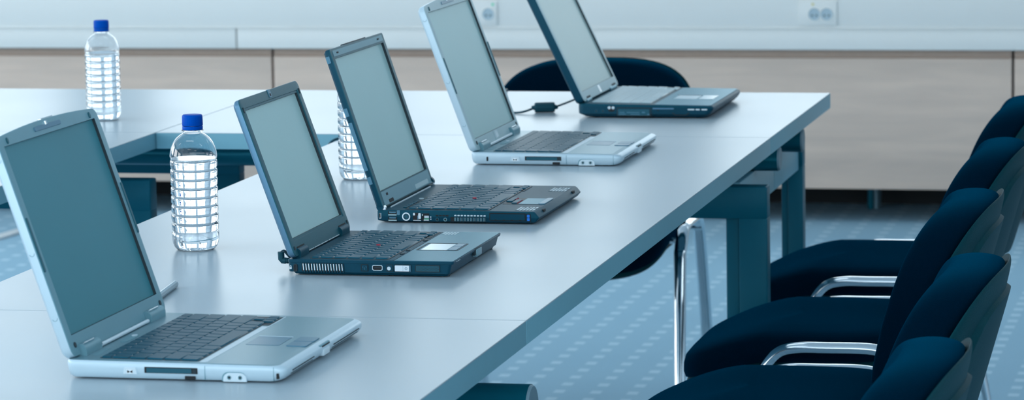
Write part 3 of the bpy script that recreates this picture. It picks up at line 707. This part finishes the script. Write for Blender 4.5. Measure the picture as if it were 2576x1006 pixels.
lo, X5, add5 = lid(L5, .0146, .0320, 25.3, sa0 + .75 * sw + .014, W5, .0195, .010, (sa0, sa0 + .75 * sw, (W5 - sw) / 2, (W5 + sw) / 2), 'bezel2', 'black', 'lcd5')
add5('badge', 'padlight', lambda q: q.box(.0030, .0175, .158, .177, -.0004, .0004, r=.0008))
for ya in (.030, W5 - .062): add5('hinge_recess', 'hole', lambda q, ya=ya: q.box(.0015, .0075, ya, ya + .034, -.0008, .0005, r=.001))

# ------------------------------------------------------------------ cables, plug, pen
def bez_pts(P, n=10):
    out = []; P = [Vector(p) for p in P]
    for i in range(len(P) - 1):
        p0, p1, p2, p3 = P[max(i - 1, 0)], P[i], P[i + 1], P[min(i + 2, len(P) - 1)]
        for k in range(n):
            t = k / n; out.append(.5 * ((2 * p1) + (-p0 + p2) * t + (2 * p0 - 5 * p1 + 4 * p2 - p3) * t * t + (-p0 + 3 * p1 - 3 * p2 + p3) * t ** 3))
    out.append(P[-1]); return out
c = empty('charger_cable', (-.514, .42, TZ))
off = Vector((-.514, .42, TZ))
pts = [(-.69, .85, .66), (-.69, .838, .72), (-.688, .826, .7425), (-.672, .70, .7425), (-.650, .52, .7425), (-.615, .40, .7425), (-.560, .377, .7428), (-.5335, .40, .750)]
MB().m('cable').tube([p - off for p in bez_pts(pts)], .0022, 8).build('cable', c)
MB().m('cable').tube([p - off for p in bez_pts([(-.4955, .412, .750), (-.478, .43, .756), (-.455, .46, .7635), (-.4300, .478, .7640)])], .0020, 8).build('cable', c)
fc = MB().m('cable')
p0, p1 = Vector((-.5335, .400, .7502)) - off, Vector((-.4955, .412, .7502)) - off; d = (p1 - p0)
fc.cyl(p0 - d * .16, p0, .0035, .0052, 14); fc.cyl(p0, p0 + d * .08, .0090, .0101, 8); fc.cyl(p0 + d * .08, p1 - d * .08, .0101, n=8); fc.cyl(p1 - d * .08, p1, .0101, .0090, 8); fc.cyl(p1, p1 + d * .16, .0052, .0035, 14)
fc.build('ferrite_core', c, angle=25)
tag(c, 'thin black power cord with a ferrite core between the two farthest laptops', 'power cord')
c = empty('power_cable', (-.785, -.06, TZ)); off = Vector((-.785, -.06, TZ))
MB().m('cable').tube([p - off for p in bez_pts([(-.426, -.93, .752), (-.46, -.93, .748), (-.535, -.62, .7425), (-.65, -.34, .7425), (-.755, -.06, .7425), (-.795, -.085, .7432), (-.812, -.12, .732), (-.816, -.135, .690)])], .0024, 8).build('cable', c)
tag(c, 'thin dark cord crossing the far table edge behind the third laptop', 'cord')
c = empty('charger_plug', (-.42, -1.66, TZ)); off = Vector((-.42, -1.66, TZ))
pq = MB().m('cable'); pq.X = None
y_ = -1.690
pq.cyl(Vector((-.4150, y_, .7545)) - off, Vector((-.4190, y_, .7545)) - off, .0030, n=14)
for i in range(5): pq.cyl(Vector((-.4190 - i * .0022, y_, .7545)) - off, Vector((-.4203 - i * .0022, y_, .7545)) - off, .0042, n=14)
pq.cyl(Vector((-.4190, y_, .7545)) - off, Vector((-.4310, y_, .7545)) - off, .0035, n=14)
pq.tube([Vector(p) - off for p in ((-.4290, y_, .7545), (-.4335, y_, .7547), (-.4352, y_, .7565), (-.4356, y_, .7650), (-.4356, y_, .7670))], .0046, 14)
po = pq.build('plug', c)
MB().m('cable').tube([p - off for p in bez_pts([(-.4356, y_, .7655), (-.4350, y_ + .014, .7660), (-.4345, y_ + .035, .7560), (-.434, y_ + .06, .7440), (-.436, y_ + .11, .7425), (-.445, y_ + .26, .7425)])], .0021, 8).build('cable', c)
tag(c, 'black right-angle charger plug at the rear corner of the small charcoal laptop', 'charger plug')
pe = empty('pen', (-.530, -1.915, TZ + .0048), math.atan2(-.105, .012))
q = MB().m('pen').cyl((-.060, 0, 0), (.085, 0, 0), .0046, n=8); q.build('barrel', pe, angle=20)
MB().m('pen').cyl((-.064, 0, 0), (-.060, 0, 0), .0034, .0044, n=8).build('end_cap', pe, angle=20)
MB().m('metal').cyl((.085, 0, 0), (.098, 0, 0), .0044, .0010, n=8).build('tip', pe, angle=20)
tag(pe, 'faceted steel pen lying on the table behind the nearest laptop lid', 'pen')

# ------------------------------------------------------------------ bottles
def bottle(loc, label, rz=0.0):
    root = empty('water_bottle', (loc[0], loc[1], TZ), rz)
    prof = [(.012, .0065), (.020, .0030), (.0245, .0004), (.0275, .0010), (.0310, .0050), (.0336, .0110), (.0345, .0180), (.0346, .0262)]
    z = .0275
    for i in range(8):          # ribs
        prof += [(.0332, z), (.0325, z + .0009), (.0332, z + .0018), (.0343, z + .0034), (.0346, z + .0070), (.0346, z + .0094), (.0343, z + .0124)]; z += .0131
    prof += [(.0336, z), (.0334, z + .0008), (.0340, z + .002), (.0347, z + .006), (.0345, .1400), (.0337, .1450), (.0320, .1515), (.0292, .1580), (.0250, .1640), (.0190, .1690), (.0150, .1712), (.0130, .1724), (.0124, .1745)]
    t = .0005
    ribbed = lambda a, zz: 1 - (.016 * max(0, math.cos(10 * a)) ** 14 if .028 < zz < z - .001 else 0)
    n = 60
    s_ = MB().m('pet')
    outer = [(r, zz) for r, zz in prof] + [(.0122, .1780), (.0122, .1940)]
    inner = [(max(r - t, .001), zz + (t if i < 4 else 0)) for i, (r, zz) in enumerate(outer)]
    rings = []
    for r, zz in outer: rings.append([(r * ribbed(2 * PI * k / n, zz) * math.cos(2 * PI * k / n), r * ribbed(2 * PI * k / n, zz) * math.sin(2 * PI * k / n), zz) for k in range(n)])
    ri = []
    for r, zz in inner: ri.append([(r * ribbed(2 * PI * k / n, zz) * math.cos(2 * PI * k / n), r * ribbed(2 * PI * k / n, zz) * math.sin(2 * PI * k / n), zz) for k in range(n)])
    s_.loft(rings + ri[::-1], True, True)
    bo = s_.build('bottle_body', root, angle=60)
    wl = .1345
    wp = [(r - t - .00025, zz + (t + .0003 if i < 4 else 0)) for i, (r, zz) in enumerate(prof) if zz < wl]
    wp.append((.0338, wl))
    q = MB().m('water')
    q.loft([[(r * ribbed(2 * PI * k / n, zz) * math.cos(2 * PI * k / n), r * ribbed(2 * PI * k / n, zz) * math.sin(2 * PI * k / n), zz) for k in range(n)] for r, zz in wp])
    q.build('water', root, angle=60)
    ring = MB().m('pet'); ring.lathe([(.0122, .1745), (.0160, .1748), (.0162, .1758), (.0158, .1766), (.0122, .1770)], n=36, cap0=False, cap1=False); ring.build('neck_ring', bo)
    cp = MB().m('capblue'); kn = lambda a, zz: 1 + (.012 * math.cos(30 * a) if .180 < zz < .194 else 0)
    cp.lathe([(.0126, .1826), (.0148, .1826), (.0150, .1835), (.0150, .1955), (.0146, .1975), (.0132, .1986), (.004, .1986)], n=120, mod=kn)
    co = cp.build('cap', root, angle=50)
    sl_ = MB().m('capblue'); sl_.lathe([(.0128, .1768), (.0148, .1768), (.0150, .1774), (.0150, .1814), (.0147, .1820), (.0128, .1820)], n=48, cap0=False, cap1=False); sl_.build('tamper_ring', co)
    tag(root, label, 'bottle', 'water bottles with blue caps')
    return root
bottle((-.6224, -1.500), 'water bottle with a blue cap beside the nearest laptop, in full view', .3)
bottle((-.6030, -.664), 'water bottle half hidden behind the lid of the third laptop', 1.1)
bottle((-1.3690, .215), 'water bottle with a blue cap on the far left table, against the wood panel', .7)

# ------------------------------------------------------------------ chairs
def sgnp(v, e): return math.copysign(abs(v) ** e, v)
def rim_shift(z):
    t = min(1, max(0, (z - .60) / .17)); return .018 * t * t * (3 - 2 * t)
def back_surf(y, z):
    """front centre surface of the backrest shell in chair coordinates (x forward is -x)"""
    s = y / .225
    return .260 + .29 * (z - .46) - .036 * s * s
def back_outline(a, k=1.0):
    n = 3.2; hw, zc, hh = .226 * k, .606, .170 * k
    cy, sz = sgnp(math.cos(a), 2 / n), sgnp(math.sin(a), 2 / n)
    w_ = hw * (1 - .10 * max(0, -sz))
    return w_ * cy, zc + hh * sz
def pillow(mb, k, off_in, off_out, rmax_pow, nr=12, na=72, side=1, step=None):
    """closed cushion between the surface offset off_in and a domed offset off_out"""
    rings = []
    for i in range(nr + 1):     # dome from rim to centre
        r = 1 - (i / nr) ** 2.3 if i < nr else .02
        ring = []
        for j in range(na):
            a = 2 * PI * j / na; by, bz = back_outline(a, k); y = by * r; z = .610 + (bz - .610) * r
            h = (1 - r ** rmax_pow) ** .5 if r < 1 else 0
            x = back_surf(y, z) + (off_in + rim_shift(z)) * (1 - h) + off_out * h
            if step: x += step(r, a)
            ring.append((x, y, z))
        rings.append(ring)
    base = []
    for j in range(na):
        a = 2 * PI * j / na; by, bz = back_outline(a, k * .97); base.append((back_surf(by, bz) + off_in + rim_shift(bz), by, bz))
    ctr = [(back_surf(0, .61) + off_in + (p[0] - back_surf(p[1], p[2]) - off_in) if False else back_surf(p[1] * .05, .610 + (p[2] - .61) * .05) + off_in + .002, p[1] * .05, .610 + (p[2] - .610) * .05) for p in base]
    mb.loft([ctr, base] + rings, True, True)

def roll_cushion(mb, kc=.925, kr=.068, xback=.006, xfront=-.050, na=80):
    """upholstery with a fully rounded edge: back rim -> roll -> slightly domed front"""
    def ring(k, off, shift):
        out = []
        for j in range(na):
            by, bz = back_outline(2 * PI * j / na, k)
            out.append((back_surf(by, bz) + off + shift * rim_shift(bz), by, bz))
        return out
    rings = [ring(.05, xback, 0), ring(kc * .9, xback, .6)]
    for i in range(15):
        ph = PI * i / 14
        rings.append(ring(kc + kr * math.sin(ph), (xback + xfront) / 2 + (xback - xfront) / 2 * math.cos(ph), .5 + .5 * math.cos(ph)))
    for r in (.93, .8, .6, .35, .05): rings.append(ring(kc * r, xfront - .006 * (1 - r * r), 0))
    mb.loft(rings, True, True)

def make_chair(name, label):
    root = empty(name, (0, 0, 0))
    # seat: cushion over a thin shell, waterfall front at -x
    def seat_ring(k, zf, n=72, xsh=0.0):
        out = []
        for j in range(n):
            a = 2 * PI * j / n; x = .205 * k * sgnp(math.cos(a), .55) + xsh; y = .226 * k * sgnp(math.sin(a), .5)
            out.append((x - .005, y, zf(x, y)))
        return out
    drop = lambda x: .055 * (max(0, -.035 - x) / .17) ** 1.5 + .012 * max(0, (x - .1) / .1) * 0
    top = lambda d: (lambda x, y: .472 - d - drop(x) - .010 * (y / .226) ** 4 + .004 * (abs(y) / .226) ** 2)
    c_ = MB().m('fabric')
    c_.loft([seat_ring(.93, top(.048)), seat_ring(.985, top(.046)), seat_ring(1.0, top(.035)), seat_ring(.998, top(.022)), seat_ring(.98, top(.010)), seat_ring(.94, top(.004)), seat_ring(.8, top(.001)), seat_ring(.5, top(0)), seat_ring(.05, top(0))])
    c_.build('seat_cushion', root, angle=70)
    s_ = MB().m('shell'); s_.loft([seat_ring(.80, top(.066)), seat_ring(.95, top(.062)), seat_ring(.975, top(.055)), seat_ring(.96, top(.0475))]); s_.build('seat_shell', root, angle=60)
    f_ = MB().m('fabric'); roll_cushion(f_); f_.build('back_cushion', root, angle=70)
    def step(r, a):
        t = min(1, max(0, (.78 - r) / .03)); return .007 * t * t * (3 - 2 * t)
    b_ = MB().m('shell'); pillow(b_, .99, .009, .034, 8, side=-1, nr=44, step=step); b_.build('back_shell', root, angle=50)
    br = MB().m('shell'); br.loft([[(x, y, z) for y in (-.07, .07) for x, z in (((xx, zz), (xx + .012, zz - .006)) if y < 0 else ((xx + .012, zz - .006), (xx, zz)))] for xx, zz in ((.05, .424), (.165, .424), (.232, .436), (.270, .475), (.292, .53))]); br.build('back_bracket', root)
    # chrome side frames: inverted U with splayed legs, one each side
    def bend(P, n=6): return bez_pts(P, n)
    for s in (-1, 1):
        y = s * .248
        path = [(-.155, y * 1.05, .010), (-.120, y * 1.03, .16), (-.062, y, .374), (-.047, y, .411), (-.022, y, .441), (.010, y, .4505), (.060, y, .4515), (.140, y, .4505), (.166, y, .437), (.184, y, .405), (.215, y * 1.02, .25), (.262, y * 1.04, .010)]
        t_ = MB().m('chrome').tube(bend(path), .0118, 16, sc=(.80, 1.15, .80)).build('side_frame', root)
        for fx, fy in ((-.155, 1.05), (.262, 1.04)):
            MB().m('shell').cyl((fx, y * fy, 0), (fx, y * fy, .022), .0135, .0125, 14).build('glide', t_)
    for x in (-.035, .172):
        MB().m('chrome').tube([(x, -.255, .425), (x, .255, .425)], .0070, 10).build('cross_rod', root)
    tag(root, label, 'chair', 'dark upholstered chairs around the tables')
    return root
CH = [(-2.40, .212, 'navy upholstered chair at the bottom right, nearest the camera'),
      (-1.72, .200, 'navy upholstered chair second from the front in the right row'),
      (-1.03, .132, 'navy upholstered chair third from the front in the right row'),
      (-.33, .118, 'navy upholstered chair fourth from the front in the right row beside table leg'),
      (.40, .100, 'navy upholstered chair last in the right row, cut by the right picture edge')]
proto = make_chair('chair', CH[2][2]); proto.location = (CH[2][1], CH[2][0], 0)
for y, x, lab in CH[:2] + CH[3:]:
    o = copy_tree(proto); o.location = (x, y, 0); o['label'] = lab
o = copy_tree(proto); o.location = (-.566, .87, 0); o.rotation_euler[2] = R(90 + 0); o['label'] = 'dark chair behind the far end of the table, its back showing past the rear laptop'

# ------------------------------------------------------------------ light
wd = bpy.data.worlds.new('World'); S.world = wd; wd.use_nodes = True
bg = wd.node_tree.nodes['Background']
bg.inputs[0].default_value = (.78, .92, 1.0, 1); bg.inputs[1].default_value = 1.9
def area(name, loc, rot, sx, sy, power, col):
    l = bpy.data.lights.new(name, 'AREA'); l.shape = 'RECTANGLE'; l.size = sx; l.size_y = sy; l.energy = power; l.color = col
    o = bpy.data.objects.new(name, l); o.location = loc; o.rotation_euler = rot; COL.objects.link(o); return o
for i, (a, b) in enumerate(WX):
    area('window_daylight', ((a + b) / 2, YW + .02, 1.73), (R(-90), 0, 0), b - a - .1, 1.3, .8, (1.0, .97, .93))
for y in (-5.2, -2.4, .4, 3.0):
    area('side_window_daylight', (-5.97, y, 1.75), (0, R(-90), 0), 1.3, 1.9, 27 if y < 0 else 19 if y < 2 else 6, (1.0, .985, .96))
for y, pw in ((-4.4, 12), (-1.2, 10)):
    area('right_fill', (4.2, y, 2.80), (0, R(35), 0), .4, 2.2, pw, (.85, .96, 1.0))  # added fill from the right to lift the screens, no fixture behind it
for x in (-3.4, -.9, 1.6):
    for y in (-5.0, -2.2, .6, 3.2):
        area('ceiling_fill', (x, y, 2.83), (0, 0, 0), 1.2, .3, 2.2, (.88, .97, 1.0))  # unseen lights added under the ceiling for soft top light

# ------------------------------------------------------------------ camera
cd = bpy.data.cameras.new('Camera'); cam = bpy.data.objects.new('Camera', cd); COL.objects.link(cam)
right = Vector((0.9749377, 0.22181901, -0.01711147)); up = Vector((-0.01211113, 0.12971492, 0.99147736)); fwd = Vector((-0.22214814, 0.96642142, -0.12915045))
m = Matrix((right, up, -fwd)).transposed().to_4x4(); m.translation = Vector((0.96424, -6.33102, 1.46422)); cam.matrix_world = m
cd.sensor_fit = 'HORIZONTAL'; cd.sensor_width = 36; cd.lens = 122.735; cd.clip_start = .05
cd.dof.use_dof = True; cd.dof.focus_distance = 4.95; cd.dof.aperture_fstop = 12.5
S.camera = cam
S.view_settings.view_transform = 'Standard'; S.view_settings.look = 'None'; S.view_settings.exposure = 0.62; S.view_settings.gamma = 1.0; S.view_settings.use_curve_mapping = False
S.cycles.use_denoising = True
S.cycles.max_bounces = 12; S.cycles.transmission_bounces = 12; S.cycles.diffuse_bounces = 4; S.cycles.adaptive_threshold = .015; S.cycles.sample_clamp_indirect = 6
